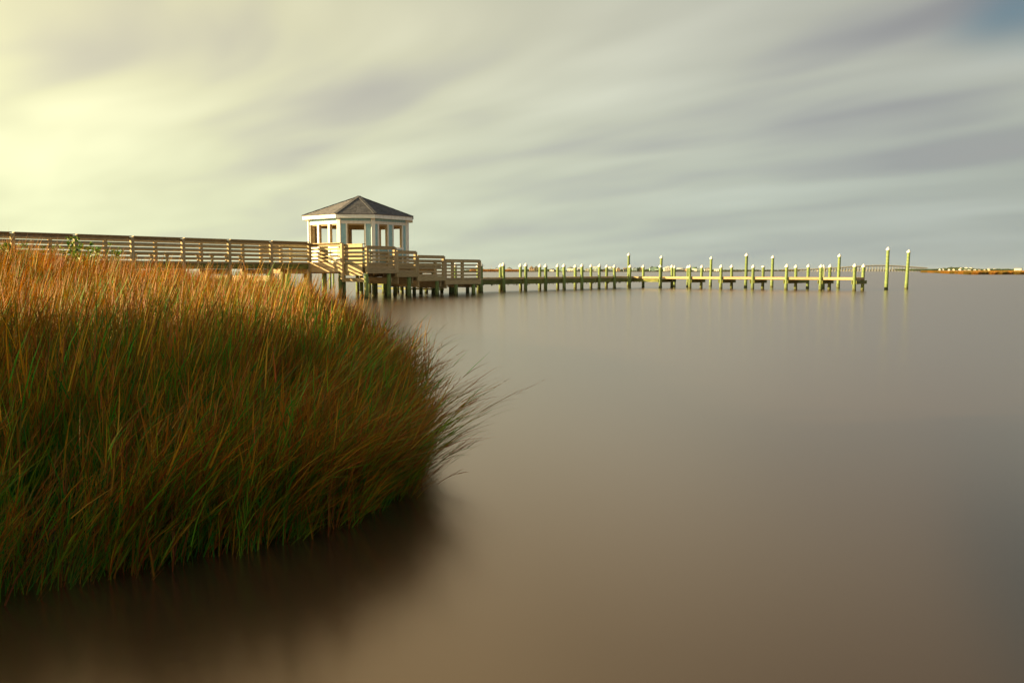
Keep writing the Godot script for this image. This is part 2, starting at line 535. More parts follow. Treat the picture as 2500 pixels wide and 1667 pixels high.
	for i in 8:
		var a := Vector3(es[i].x, 0, es[i].y)
		var b := Vector3(es[(i + 1) % 8].x, 0, es[(i + 1) % 8].y)
		var dir := (b - a).normalized()
		var out := Vector3.UP.cross(dir)
		if out.dot(a + b) < 0: out = -out
		var st := begin()
		var bs := Basis(dir, Vector3.UP, dir.cross(Vector3.UP))
		tbox(st, (a + b) / 2 + Vector3.UP * (y0 + y1) / 2 - out * 0.012, Vector3((b - a).length() - 0.012, y1 - y0, 0.024), bs)
		put(st, "fascia", M.white_paint, p)
		st = begin()
		var ia := Vector3(cs[i].x, 0, cs[i].y)
		var ib := Vector3(cs[(i + 1) % 8].x, 0, cs[(i + 1) % 8].y)
		st.set_color(Color.WHITE)
		quad(st, a * 0.99 + Vector3.UP * (y0 + 0.04), b * 0.99 + Vector3.UP * (y0 + 0.04), ib * 0.97 + Vector3.UP * (y0 + 0.04), ia * 0.97 + Vector3.UP * (y0 + 0.04))
		put(st, "soffit", M.white_paint, p)
		# roof face: a sheet and courses of shingles lapped over it
		var A := a + out * 0.035 + Vector3.UP * (y1 + 0.005)
		var B := b + out * 0.035 + Vector3.UP * (y1 + 0.005)
		st = begin()
		st.set_color(Color.WHITE)
		tri(st, A, B, apex)
		tri(st, A - Vector3.UP * 0.02, apex - Vector3.UP * 0.02, B - Vector3.UP * 0.02)
		quad(st, A, A - Vector3.UP * 0.02, B - Vector3.UP * 0.02, B)
		var face := put(st, "roof_face", M.shingle, p)
		st = begin()
		var n := (B - A).cross(apex - A).normalized()
		if n.y < 0: n = -n
		var slope := ((A + B) / 2).distance_to(apex)
		var rows := int(slope / 0.145)
		for r in rows:
			var f0 := float(r) / rows
			var f1 := float(r + 1) / rows
			var l0 := A.lerp(apex, f0)
			var r0 := B.lerp(apex, f0)
			var l1 := A.lerp(apex, f1)
			var r1 := B.lerp(apex, f1)
			var width := l0.distance_to(r0)
			var q := -rng.randf() * 0.25
			while q < width:
				var q2 := q + rng.randf_range(0.16, 0.34)
				var u0 := clampf(q / width, 0, 1)
				var u1 := clampf((q2 - 0.008) / width, 0, 1)
				if u1 > u0:
					var lift := n * rng.randf_range(0.016, 0.026)
					var c := rng.randf_range(0.62, 1.15)
					st.set_color(Color(c * rng.randf_range(0.94, 1.06), c, c * rng.randf_range(0.94, 1.06)))
					var pa := l0.lerp(r0, u0)
					var pb := l0.lerp(r0, u1)
					var pc := l1.lerp(r1, u1)
					var pd := l1.lerp(r1, u0)
					quad(st, pa + lift, pd + n * 0.004, pc + n * 0.004, pb + lift)
					quad(st, pa + n * 0.001, pa + lift, pb + lift, pb + n * 0.001)
				q = q2
		put(st, "shingles", M.shingle, face).set_meta("kind", "stuff")
		# hip cap along the left edge of the face
		st = begin()
		var hd := apex - A
		var hb := Basis(hd.normalized(), Vector3.UP, hd.normalized().cross(Vector3.UP).normalized())
		for k in 14:
			tbox(st, A + hd * ((k + 0.5) / 14.0) + Vector3.UP * 0.03, Vector3(hd.length() / 14.0 - 0.006, 0.022 + 0.006 * (k % 2), 0.19), Basis(hb.x, hb.z.cross(hb.x), hb.z), Color(0.75, 0.75, 0.75) * rng.randf_range(0.7, 1.0))
		put(st, "hip_cap", M.shingle, p)

func build_docks() -> void:
	var p := built("dock", "long low timber dock on green piles, turning a corner out over the water", "dock", 24.0, 2.0)
	var rows := [12.5, 14.8, 17.14, 19.45, 21.75, 24.06, 26.45, 28.72, 31.05]
	# straight run
	deck_boards(p, 9.5, 33.6, -1.0, 1.0, 0.90)
	for i in rows.size():
		var s: float = rows[i]
		for t in [1.1, -1.1]:
			dock_pile(p, s, t, 1.70 + rng.randf_range(-0.03, 0.04), rng.randf_range(0.118, 0.132))
		board(p, "cross_beam", Vector3(s - 0.19, 0.47, -1.05), Vector3(s - 0.14, 0.76, 1.05), "moss")
		var e: float = rows[i + 1] if i + 1 < rows.size() else 33.6
		for t in [1.0, -1.0]:
			board(p, "rim_board", Vector3(s + 0.01, 0.785, t - 0.02), Vector3(e - 0.01, 0.915, t + 0.025))
			board(p, "stringer", Vector3(s + 0.10, 0.48 + rng.randf_range(-0.01, 0.01), t - 0.06), Vector3(e - 0.20, 0.78, t - 0.015), "moss")
		# drips of weed under the stringers
		var st := begin()
		for k in 7:
			var q := rng.randf_range(s + 0.15, e - 0.25)
			var hh := rng.randf_range(0.03, 0.09)
			box(st, Vector3(q, 0.47 - hh, 0.945) - off, Vector3(q + rng.randf_range(0.015, 0.05), 0.479, 0.98) - off, Color(0.5, 0.5, 0.4))
		put(st, "weed", M.moss_y, p).set_meta("kind", "stuff")
	for s in [9.8, 11.2]:
		for t in [1.1, -1.1]: plain_pile(p, s, t, 0.75)
	for t in [1.0, -1.0]:
		board(p, "rim_board", Vector3(9.5, 0.785, t - 0.02), Vector3(12.49, 0.915, t + 0.025))
		board(p, "stringer", Vector3(9.5, 0.48, t - 0.06), Vector3(12.3, 0.78, t - 0.015), "moss")
	# low landing that joins the steps to the dock, behind the gazebo
	deck_boards(p, 9.45, 11.0, 1.02, 3.6, 0.895)
	deck_boards(p, 9.0, 11.0, -6.0, -1.02, 0.895)
	board(p, "stringer", Vector3(9.0, 0.46, -6.0), Vector3(9.05, 0.86, 1.0), "moss")
	board(p, "low_brace", Vector3(8.9, 0.20, -4.6), Vector3(8.95, 0.30, 1.2), "moss")
	for t in [-5.6, -3.0, 0.2]: plain_pile(p, 9.15, t, 0.85)
	board(p, "stringer", Vector3(9.45, 0.50, 1.05), Vector3(9.5, 0.86, 3.6), "moss")
	# the outer run, at right angles
	var cols := [3.55, 6.13, 8.69, 11.18, 13.69, 16.13, 18.42]
	deck_boards(p, 31.78, 33.58, 1.02, 18.5, 0.90, "z")
	board(p, "rim_board", Vector3(31.72, 0.735, 1.03), Vector3(31.77, 0.905, 3.44))
	board(p, "stringer", Vector3(31.80, 0.47, 1.03), Vector3(31.85, 0.73, 3.40), "moss")
	dock_pile(p, 33.65, 0.9)
	for i in cols.size():
		var t: float = cols[i]
		dock_pile(p, 31.68, t, 1.68 + rng.randf_range(-0.03, 0.03), 0.125)
		dock_pile(p, 33.67, t, 1.68 + rng.randf_range(-0.03, 0.03), 0.122, i == 3)
		for e in [-0.16, 0.135]:
			board(p, "cross_beam", Vector3(31.55, 0.45, t + e), Vector3(34.05 if i != 4 else 36.0, 0.69, t + e + 0.05), "moss")
		if i + 1 < cols.size():
			board(p, "rim_board", Vector3(31.72, 0.735, t + 0.02), Vector3(31.77, 0.905, cols[i + 1] - 0.02))
			board(p, "rim_board", Vector3(33.58, 0.735, t + 0.02), Vector3(33.63, 0.905, cols[i + 1] - 0.02))
			for k in 3:
				board(p, "joist", Vector3(32.1 + k * 0.6, 0.70, t), Vector3(32.15 + k * 0.6, 0.86, cols[i + 1] - 0.004))
	board(p, "rim_board", Vector3(31.75, 0.735, 18.50), Vector3(33.6, 0.905, 18.55))
	dock_pile(p, 36.0, 13.79)
	# slip piles standing free behind the dock
	for q in [[36.0, 2.59, "short green slip pile, nearest to the dock corner"], [36.0, 3.80, "short blotched green slip pile standing behind the second dock bay"], [36.0, 14.97, "short green slip pile with a rope hanging down its side"]]:
		var a := built("slip_pile", q[2], "pile", q[0], q[1], 0.0, "short slip piles behind the dock")
		dock_pile(a, q[0], q[1], 1.66, 0.11)
		if q[1] > 14.0:
			var st := begin()
			var c := Vector3(-0.12, 0, 0.05)
			lathe(st, c, [Vector2(0.012, 0.75), Vector2(0.012, 1.2), Vector2(0.012, 1.6)], 6, Vector3(0.01, 0, 0.02))
			put(st, "rope", M.white_paint, a)
	# tall mooring piles: s, t, shaft top, lean
	var tall := [
		[36.0, -1.9, 2.76, 0.008, "tall mooring pile beyond the bend of the dock, farthest from the bridge"],
		[36.0, 1.27, 2.50, 0.02, "tall mooring pile standing just behind the dock corner pile"],
		[40.4, 3.83, 2.46, 0.012, "tall dark green mooring pile in front of the easternmost white houses"],
		[36.0, 8.87, 2.60, 0.012, "tall mooring pile close behind the outer dock run, leaning slightly"],
		[40.4, 9.34, 2.48, 0.012, "tall mooring pile off the middle of the outer dock run"],
		[40.4, 14.74, 2.54, 0.014, "tall mooring pile in front of the rising bridge ramp"],
		[36.0, 19.42, 2.90, 0.012, "tallest mooring pile, standing alone past the dock end"],
		[40.4, 19.77, 2.80, 0.03, "outermost lone mooring pile, leaning, before the bridge end"]]
	for q in tall:
		var a := built("mooring_pile", q[4], "pile", q[0], q[1], 0.0, "tall mooring piles behind the dock")
		var lean := Vector3(q[3], 0, 0).rotated(Vector3.UP, -THETA)
		var sh := pile_shaft(a, Vector3.ZERO, 0.135, q[2], lean, "shaft")
		cone_cap(sh, Vector3.ZERO, 0.13, q[2], lean)
	# a second low dock beyond the boardwalk
	var b := built("back_dock", "low timber dock seen under the boardwalk, across the creek", "dock", 15.0, -27.0)
	deck_boards(b, 13.8, 15.8, -31.0, -22.6, 0.95, "z")
	board(b, "rim_board", Vector3(13.74, 0.80, -31.0), Vector3(13.79, 0.955, -22.6))
	board(b, "stringer", Vector3(13.80, 0.50, -31.0), Vector3(13.85, 0.79, -22.6), "wood")
	for t in [-30.2, -28.0, -25.8, -23.6]:
		for s in [13.9, 15.7]: plain_pile(b, s, t, 1.25, 0.09)
	for q in [[16.37, -23.82, "bare wooden stake behind the boardwalk, off the low dock end"], [13.27, -14.64, "bare wooden stake seen under the gazebo platform, nearer of two"], [17.55, -19.45, "bare wooden stake seen under the gazebo platform, farther of two"]]:
		var a := built("wooden_stake", q[2], "stake", q[0], q[1], 0.0, "bare stakes behind the boardwalk")
		pile_shaft(a, Vector3.ZERO, 0.09, 1.25, Vector3.ZERO, "shaft", 10)

# ---------------------------------------------------------------- far shore
func land_strip(called: String, pts: Array, back: float, y: float, m: Material) -> void:
	# low ground from a shoreline of points (x, z), running back from the water
	var st := begin()
	for i in pts.size() - 1:
		var a: Vector2 = pts[i]
		var b: Vector2 = pts[i + 1]
		var A := Vector3(a.x, -0.3, a.y)
		var B := Vector3(b.x, -0.3, b.y)
		var inA := Vector3(a.x, y, a.y) + Vector3(a.x, 0, a.y).normalized() * 6.0
		var inB := Vector3(b.x, y, b.y) + Vector3(b.x, 0, b.y).normalized() * 6.0
		var fA := inA + Vector3(a.x, 0, a.y).normalized() * back
		var fB := inB + Vector3(b.x, 0, b.y).normalized() * back
		quad(st, A, inA, inB, B)
		quad(st, inA, fA, fB, inB)
	var o := put(st, called, m, self)
	o.name = numbered(called)
	o.set_meta("kind", "structure")

func clump_mesh(n: int, height: float, radius: float, width: float, cols: Array, lean := 0.2) -> ArrayMesh:
	var st := begin()
	st.set_smooth_group(-1)
	for i in n:
		var a := rng.randf() * TAU
		var r := radius * sqrt(rng.randf())
		var b := Vector3(cos(a) * r, 0, sin(a) * r)
		var h := height * rng.randf_range(0.6, 1.0)
		var tip := b + Vector3(rng.randf_range(-0.15, 0.3) * h + lean * h, h, rng.randf_range(-0.2, 0.2) * h)
		var f := rng.randf() * TAU
		var side := Vector3(cos(f), 0, sin(f)) * width
		st.set_color(cols[rng.randi() % cols.size()])
		tri(st, b - side, b + side, tip)
		tri(st, b + side * 0.6, tip + side * 0.4 - Vector3.UP * 0.1 * h, tip)
	st.generate_normals()
	return st.commit()

func scatter(called: String, mesh: Mesh, m: Material, xf: Array, tints: Array, label: String, category: String) -> MultiMeshInstance3D:
	var mm := MultiMesh.new()
	mm.transform_format = MultiMesh.TRANSFORM_3D
	mm.use_colors = true
	mm.mesh = mesh
	mm.instance_count = xf.size()
	for i in xf.size():
		mm.set_instance_transform(i, xf[i])
		mm.set_instance_color(i, tints[i])
	var o := MultiMeshInstance3D.new()
	o.multimesh = mm
	o.material_override = m
	o.name = numbered(called)
	add_child(o)
	tag(o, label, category, "", "stuff")
	return o

func tufts(parent: Node, mesh: Mesh, xf: Array, tints: Array) -> void:
	var mm := MultiMesh.new()
	mm.transform_format = MultiMesh.TRANSFORM_3D
	mm.use_colors = true
	mm.mesh = mesh
	mm.instance_count = xf.size()
	for i in xf.size():
		mm.set_instance_transform(i, xf[i])
		mm.set_instance_color(i, tints[i])
	var o := MultiMeshInstance3D.new()
	o.multimesh = mm
	o.material_override = M.blade
	o.name = "tufts"
	o.set_meta("kind", "stuff")
	parent.add_child(o, true)

func crown_mesh(n: int) -> ArrayMesh:
	var st := begin()
	st.set_smooth_group(-1)
	for i in n:
		var d := Vector3(rng.randfn(), rng.randfn(), rng.randfn()).normalized()
		var c := d * rng.randf_range(0.55, 1.0) * (0.8 + 0.2 * sin(d.x * 5.0 + d.z * 3.0))
		c.y = c.y * 0.8 + 0.75
		if c.y < 0.0: c.y = rng.randf() * 0.3
		var v := rng.randf_range(0.75, 1.2)
		st.set_color(Color(v, v, v))
		var a := Vector3(rng.randfn(), rng.randfn(), rng.randfn()).normalized() * 0.2
		var b := Vector3(rng.randfn(), rng.randfn(), rng.randfn()).normalized() * 0.2
		tri(st, c + a, c + b, c - a * 0.6 - b * 0.6)
	st.generate_normals()
	return st.commit()

# x, z of the middle, width, depth, wall height, wall colour, roof colour, roof kind, label
func house(x: float, z: float, w: float, h: float, wall: Color, roof: Color, kind: String, label: String, group := "", lift := 0.9) -> void:
	var face := atan2(-x, -z) + rng.randf_range(-0.25, 0.25)
	var p := thing("house", label, "house", Vector3(x, lift, z), face, group)
	var d := w * 0.8
	var hw := h * (0.62 if kind != "flat" else 0.9)
	var st := begin()
	box(st, Vector3(-w / 2, -1.5, -d / 2), Vector3(w / 2, hw, d / 2), wall)
	put(st, "wall", M.house_paint, p)
	st = begin()
	st.set_color(roof)
	var o := 0.35
	var e := [Vector3(-w / 2 - o, hw, d / 2 + o), Vector3(w / 2 + o, hw, d / 2 + o), Vector3(w / 2 + o, hw, -d / 2 - o), Vector3(-w / 2 - o, hw, -d / 2 - o)]
	var r0 := Vector3(0, h, d / 2 + o)
	var r1 := Vector3(0, h, -d / 2 - o)
	if kind == "hip":
		r0 = Vector3(0, h, d * 0.12)
		r1 = Vector3(0, h, -d * 0.12)
	if kind == "side":
		r0 = Vector3(-w / 2 - o, h, 0)
		r1 = Vector3(w / 2 + o, h, 0)
		quad(st, e[0], r0, r1, e[1])
		quad(st, e[2], r1, r0, e[3])
		tri(st, e[3], r0, e[0])
		tri(st, e[1], r1, e[2])
	elif kind == "flat":
		box(st, Vector3(-w / 2 - o, hw + 0.01, -d / 2 - o), Vector3(w / 2 + o, h, d / 2 + o), roof)
	else:
		quad(st, e[3], r1, r0, e[0])
		quad(st, e[1], r0, r1, e[2])
		if kind == "hip":
			tri(st, e[0], r0, e[1])
			tri(st, e[2], r1, e[3])
	put(st, "roof", M.house_paint, p)
	if kind == "gable":
		st = begin()
		st.set_color(wall)
		tri(st, Vector3(-w / 2, hw, d / 2), Vector3(0, h - 0.3, d / 2), Vector3(w / 2, hw, d / 2))
		tri(st, Vector3(w / 2, hw, -d / 2), Vector3(0, h - 0.3, -d / 2), Vector3(-w / 2, hw, -d / 2))
		put(st, "gable_wall", M.house_paint, p)
	var floors := maxi(1, int(hw / 2.4))
	var n := maxi(2, int(w / 2.6))
	for f in floors:
		for k in n:
			st = begin()
			var cx := -w / 2 + (k + 0.5) * w / n
			box(st, Vector3(cx - 0.5, 0.7 + f * 2.5, d / 2 - 0.02), Vector3(cx + 0.5, 2.0 + f * 2.5, d / 2 + 0.05))
			put(st, "window", M.house_glass, p)
	if w > 7.0:
		st = begin()
		box(st, Vector3(-w * 0.42, hw * 0.42, d / 2 + 0.06), Vector3(w * 0.42, hw * 0.42 + 0.2, d / 2 + 1.4), Color(0.7, 0.7, 0.66))
		for k in 4:
			var q := -w * 0.40 + k * w * 0.26
			box(st, Vector3(q, -1.4, d / 2 + 1.2), Vector3(q + 0.18, hw * 0.42 - 0.01, d / 2 + 1.38), Color(0.7, 0.7, 0.66))
		put(st, "porch", M.house_paint, p)

func build_far_shore() -> void:
	var ground := M.mud as Material
	# shore with the row of houses, and farther low coasts
	var left := []
	for i in 13: left.append(Vector2(-70 + i * 34.0, -1215.0 + sin(i * 1.7) * 6.0))
	land_strip("far_shore", left, 260.0, 0.9, ground)
	var mid := []
	for i in 9: mid.append(Vector2(330 + i * 70.0, -2500.0))
	land_strip("far_shore", mid, 200.0, 1.0, ground)
	var right := []
	for i in 8: right.append(Vector2(760 + i * 60.0, -1500.0 + i * 18.0))
	land_strip("far_shore", right, 300.0, 1.0, ground)
	var wht := Color(0.72, 0.71, 0.67)
	var cream := Color(0.70, 0.62, 0.44)
	var peach := Color(0.62, 0.40, 0.24)
	var grey := Color(0.36, 0.38, 0.38)
	var blue := Color(0.30, 0.40, 0.44)
	var teal := Color(0.27, 0.42, 0.38)
	var rg := Color(0.16, 0.17, 0.17)
	var rb := Color(0.22, 0.17, 0.13)
	var rgreen := Color(0.12, 0.2, 0.13)
	var rw := Color(0.6, 0.6, 0.58)
	var g := "houses along the far shore"
	# bearing offsets worked out on a chart: x at about 1230 m
	var L := [
		[-22.8, 3.9, 5.6, wht, rg, "gable", "narrow white gabled house among the reeds of the far shore, westmost"],
		[-4.3, 7.2, 6.4, grey, rg, "hip", "grey hip-roofed house behind the orange reed strip"],
		[29.2, 6.6, 8.2, peach, rb, "hip", "tall peach house with a pyramid roof on the far shore"],
		[36.2, 5.6, 8.0, Color(0.6, 0.5, 0.32), rb, "gable", "tan gabled house joined close to the peach pyramid-roofed one"],
		[59.7, 6.2, 3.9, wht, rg, "side", "very low pale cottage with a dark roof between two dock piles"],
		[74.5, 5.0, 5.4, teal, rg, "gable", "small teal gabled house on the far shore"],
		[87.6, 9.4, 7.0, wht, rg, "hip", "broad white house with dark pyramid roof and long porch"],
		[101.5, 5.5, 5.0, grey, rw, "side", "small grey house with a pale roof, side on"],
		[112.0, 5.6, 5.2, Color(0.5, 0.52, 0.46), rg, "gable", "sage gabled cottage beside the small grey house"],
		[124.8, 7.4, 7.0, blue, rw, "flat", "blue-grey block with flat white roof edge, two storeys"],
		[136.5, 3.0, 2.8, peach, rb, "gable", "tiny peach shed on the far shore"],
		[148.2, 7.0, 7.2, blue, rw, "side", "blue-grey house with a pale side roof, next to a tall tree"],
		[158.3, 5.2, 6.0, peach, rw, "gable", "peach house with a steep pale gable"],
		[169.7, 5.6, 5.2, grey, rb, "side", "grey cottage with brown side roof"],
		[183.4, 6.3, 6.0, blue, rw, "gable", "blue-grey house with a pale front gable"],
		[193.8, 5.4, 6.4, peach, rb, "gable", "peach house with brown gable by the round green tree"],
		[208.5, 7.0, 7.6, teal, rg, "gable", "large teal house with a white front gable, western wing"],
		[216.5, 7.4, 6.6, teal, rgreen, "side", "teal house wing with green side roof"],
		[232.0, 12.0, 7.8, wht, rw, "hip", "largest white house on the far shore, wide hip roof"],
		[253.0, 10.0, 5.2, grey, rw, "side", "long low grey house with a white roof"],
		[259.8, 4.2, 4.6, peach, rb, "gable", "small peach house at the end of the long low grey one"],
		[274.0, 6.4, 6.4, wht, rgreen, "side", "white house with a large green roof"],
		[279.5, 5.0, 5.0, blue, rg, "gable", "small slate-blue gabled house next to the green-roofed one"],
		[289.5, 4.4, 5.2, wht, rg, "gable", "narrow white gabled house, western of the last pair on the shore"],
		[295.0, 5.0, 5.8, wht, rb, "hip", "narrow white house with brown pyramid roof, last pair on the shore"],
		[305.5, 7.0, 3.2, wht, rw, "flat", "low white boathouse at the eastern end of the far shore"]]
	for q in L:
		house(q[0], -1232.0 + rng.randf_range(-4, 8), q[1], q[2], q[3], q[4], q[5], q[6], g)
	# houses behind the right-hand marsh, about 1560 m off
	var g2 := "houses behind the golden marsh"
	var R := [
		[815.0, 3.4, 6.8, wht, rw, "gable", "slim white gabled house, western of the twins by the marsh tip", 0.0],
		[821.5, 3.4, 7.0, wht, rw, "gable", "slim white gabled house, eastern of the twins by the marsh tip", 0.0],
		[833.0, 4.4, 6.0, wht, rgreen, "gable", "cream cottage with green gable behind the marsh", 0.0],
		[841.5, 5.4, 6.2, cream, rg, "gable", "cream house with dark gable behind the marsh", 0.0],
		[853.5, 5.0, 6.6, wht, rg, "gable", "tall white house with dark gable behind the marsh", 0.0],
		[862.5, 4.4, 5.6, cream, rgreen, "side", "cream house with green side roof behind the marsh", 0.0],
		[870.5, 6.6, 6.2, wht, rgreen, "hip", "white house with green pyramid roof behind the marsh", 0.0],
		[882.0, 4.4, 5.8, wht, rb, "gable", "white house with brown gable behind the marsh", 0.0],
		[891.0, 4.2, 5.2, cream, rb, "side", "cream house with brown side roof behind the marsh", 0.0],
		[900.5, 3.6, 5.0, cream, rw, "gable", "small cream house with pale gable behind the marsh", 0.0],
		[909.0, 5.0, 5.6, cream, rgreen, "hip", "cream house with green pyramid roof behind the marsh", 0.0],
		[965.0, 13.0, 7.4, cream, rg, "flat", "big cream apartment block at the end of the golden marsh", 0.0],
		[884.0, 6.6, 6.4, wht, rw, "gable", "wide white gabled house up on the wooded rise", 34.0],
		[894.0, 6.0, 5.4, wht, rw, "side", "pale-roofed house half hidden on the wooded rise", 34.0],
		[874.0, 5.4, 5.6, wht, rw, "hip", "white pyramid-roofed house up on the wooded rise", 34.0],
		[921.0, 5.4, 4.8, wht, rw, "side", "pale house low in the trees past the wooded rise", 20.0],
		[932.0, 5.0, 4.6, cream, rw, "hip", "small cream pyramid-roofed house in the trees past the rise", 20.0]]
	for q in R:
		house(q[0], -1566.0 - q[7], q[1] * 0.9, q[2] * 0.72, q[3], q[4], q[5], q[6], g2, 1.2 + q[7] * 0.09)
	# woods
	var crown := crown_mesh(260)
	var xf := []
	var tn := []
	var green := Color(0.050, 0.085, 0.032)
	for i in 620:
		var x := rng.randf_range(-75, 320)
		var hgt := rng.randf_range(1.2, 2.2) * (1.0 + 0.5 * sin(x * 0.05) * sin(x * 0.017))
		xf.append(Transform3D(Basis(Vector3.UP, rng.randf() * TAU).scaled(Vector3(1.6, 1.0, 1.6) * hgt), Vector3(x, 0.7, -1244.0 - rng.randf() * 60.0)))
		tn.append(green * rng.randf_range(0.7, 1.4))
	for i in 120:
		xf.append(Transform3D(Basis(Vector3.UP, rng.randf() * TAU).scaled(Vector3(1.6, 1.0, 1.6) * rng.randf_range(0.6, 1.1)), Vector3(rng.randf_range(-75, 320), 0.5, -1222.0 - rng.randf() * 4.0)))
		tn.append(green * rng.randf_range(0.8, 1.8))
	scatter("shore_woods", crown, M.wood_mass, xf, tn, "low dark green scrub and trees behind the far shore houses", "woods")
	xf = []
	tn = []
	for i in 700:
		xf.append(Transform3D(Basis(Vector3.UP, rng.randf() * TAU).scaled(Vector3(3.4, 3.0, 3.4) * rng.randf_range(0.8, 1.2)), Vector3(rng.randf_range(330, 880), 0.5, -2512.0 - rng.randf() * 50.0)))
		tn.append(Color(0.055, 0.075, 0.042) * rng.randf_range(0.8, 1.2))
	scatter("distant_woods", crown, M.wood_mass, xf, tn, "thin hazy line of distant woods running up to the bridge", "woods")
	xf = []
	tn = []
	for i in 900:
		var x := rng.randf_range(770, 975)
		var z := -1574.0 - rng.randf() * 80.0
		var rise := 3.4 * exp(-pow((x - 884.0) / 26.0, 2.0)) + 0.8 * sin(x * 0.06)
		xf.append(Transform3D(Basis(Vector3.UP, rng.randf() * TAU).scaled(Vector3(2.4, 1.9, 2.4) * rng.randf_range(0.7, 1.25)), Vector3(x, 1.0 + maxf(rise, 0.0) * clampf((-1574.0 - z) / 40.0, 0, 1) + rng.randf() * 1.4, z)))
		tn.append(green * rng.randf_range(0.7, 1.3))
	scatter("marsh_woods", crown, M.wood_mass, xf, tn, "dark green wooded rise behind the golden marsh", "woods")
	# single trees one can tell apart on the far shore
	for q in [[190.0, 4.2, "round bright green tree between the blue-grey and peach houses"], [142.5, 3.4, "round dark tree beside the tiny peach shed"], [8.5, 2.2, "small round bush standing in the orange reeds"]]:
		var t := thing("shore_tree", q[2], "tree", Vector3(q[0], 0.8, -1229.0), 0.0, "trees on the far shore")
		var c := MeshInstance3D.new()
		c.mesh = crown
		c.material_override = M.crown_green
		c.name = "crown"
		c.scale = Vector3(q[1] * 0.85, q[1] * 0.85, q[1] * 0.85)
		c.position.y = q[1] * 0.25
		t.add_child(c)
		var st := begin()
		lathe(st, Vector3.ZERO, [Vector2(0.25, -0.5), Vector2(0.18, q[1] * 0.8)], 7)
		put(st, "trunk", M.wood_y, t)
	# bridge: long humped viaduct about 2200 m away
	var z := -2200.0
	var b := thing("road_bridge", "long humped concrete road bridge on many slender piers", "bridge", Vector3(920, 0, z), 0.0)
	var deck := func(x: float) -> float:
		return 4.0 + 11.6 * exp(-pow((x - 985.0) / 132.0, 2.0))
	var x0 := 725.0
	var st2 := begin()
	while x0 < 1110.0:
		var x1 := x0 + 7.7
		var ya: float = deck.call(x0)
		var yb: float = deck.call(x1)
		for k in [[-6.0, 6.0, 0.0, 1.3], [-6.3, -6.02, 0.6, 2.3], [6.02, 6.3, 0.6, 2.3]]:
			var P := []
			for e in [[x0, ya], [x1, yb]]:
				for y in [k[2], k[3]]:
					for zz in [k[0], k[1]]: P.append(Vector3(e[0] - 920.0, e[1] + y - 0.6, zz))
			quad(st2, P[1], P[3], P[7], P[5])
			quad(st2, P[4], P[6], P[2], P[0])
			quad(st2, P[2], P[6], P[7], P[3])
			quad(st2, P[0], P[1], P[5], P[4])
		x0 = x1
	put(st2, "deck", M.concrete, b)
	x0 = 740.0
	while x0 < 1105.0:
		var y: float = deck.call(x0)
		var st := begin()
		for zz in [-4.2, 4.2]:
			box(st, Vector3(x0 - 920.6, -1.0, zz - 0.55), Vector3(x0 - 919.4, y - 1.5, zz + 0.55))
		box(st, Vector3(x0 - 920.8, y - 1.49, -5.6), Vector3(x0 - 919.2, y - 0.61, 5.6))
		if y > 9.0: box(st, Vector3(x0 - 920.5, y * 0.5 - 0.5, -3.64), Vector3(x0 - 919.5, y * 0.5 + 0.5, 3.64))
		put(st, "pier", M.concrete, b)
		x0 += 7.7
	var c2 := thing("low_causeway", "low old causeway on trestles running beneath the humped bridge", "bridge", Vector3(980, 0, z - 40.0), 0.0)
	st2 = begin()
	box(st2, Vector3(-150, 4.6, -4), Vector3(140, 5.6, 4))
	put(st2, "deck", M.concrete, c2)
	for i in 38:
		var st := begin()
		box(st, Vector3(-148 + i * 7.7, -1, -3), Vector3(-147 + i * 7.7, 4.59, 3))
		put(st, "trestle", M.concrete, c2)
	# golden marsh island on the right
	var gold := [Color(0.44, 0.20, 0.014), Color(0.50, 0.26, 0.025), Color(0.38, 0.16, 0.012), Color(0.32, 0.21, 0.022)]
	var cl := clump_mesh(26, 1.5, 0.9, 0.06, gold)
	xf = []
	tn = []
	var edge := func(x: float) -> float:    # distance of the near edge of the island
		return lerpf(330.0, 350.0, smoothstep(196.0, 260.0, x)) if x > 196.0 else 330.0
	var isle := []
	for k in 15000:
		var bearing := rng.randf_range(0.498, 0.70)    # x / depth
		var nearz := 318.0 + 90.0 * smoothstep(0.56, 0.528, bearing) + 260.0 * smoothstep(0.535, 0.498, bearing) + 6.0 * sin(bearing * 210.0) + 3.0 * sin(bearing * 620.0)
		var dz := nearz + 140.0 * pow(rng.randf(), 2.2)
		var wob := rng.randf_range(0.8, 1.15)
		var front := smoothstep(12.0, 0.0, dz - nearz)
		var green_bit := front * (1.0 if sin(bearing * 330.0) + 0.6 * sin(bearing * 811.0) > 0.1 else 0.2)
		xf.append(Transform3D(Basis(Vector3.UP, rng.randf_range(-0.5, 0.5)).scaled(Vector3.ONE * wob * (0.92 - 0.2 * front * rng.randf())), Vector3(bearing * dz, 0.02, -dz)))
		tn.append(Color(1, 1, 1).lerp(Color(0.42, 0.72, 0.62), green_bit * rng.randf_range(0.5, 1.0)) * rng.randf_range(0.85, 1.05))
	scatter("golden_marsh", cl, M.blade, xf, tn, "golden orange marsh island in front of the wooded shore", "marsh grass")
	for i in 22:
		var bearing := 0.50 + i * 0.0098
		var nz := 319.0 + 90.0 * smoothstep(0.56, 0.528, bearing) + 260.0 * smoothstep(0.535, 0.498, bearing)
		isle.append(Vector2(bearing * nz, -nz))
	land_strip("marsh_flat", isle, 150.0, 0.12, ground)
	# orange reed strip at the western end of the far shore
	xf = []
	tn = []
	var reed := clump_mesh(26, 3.4, 1.6, 0.12, gold)
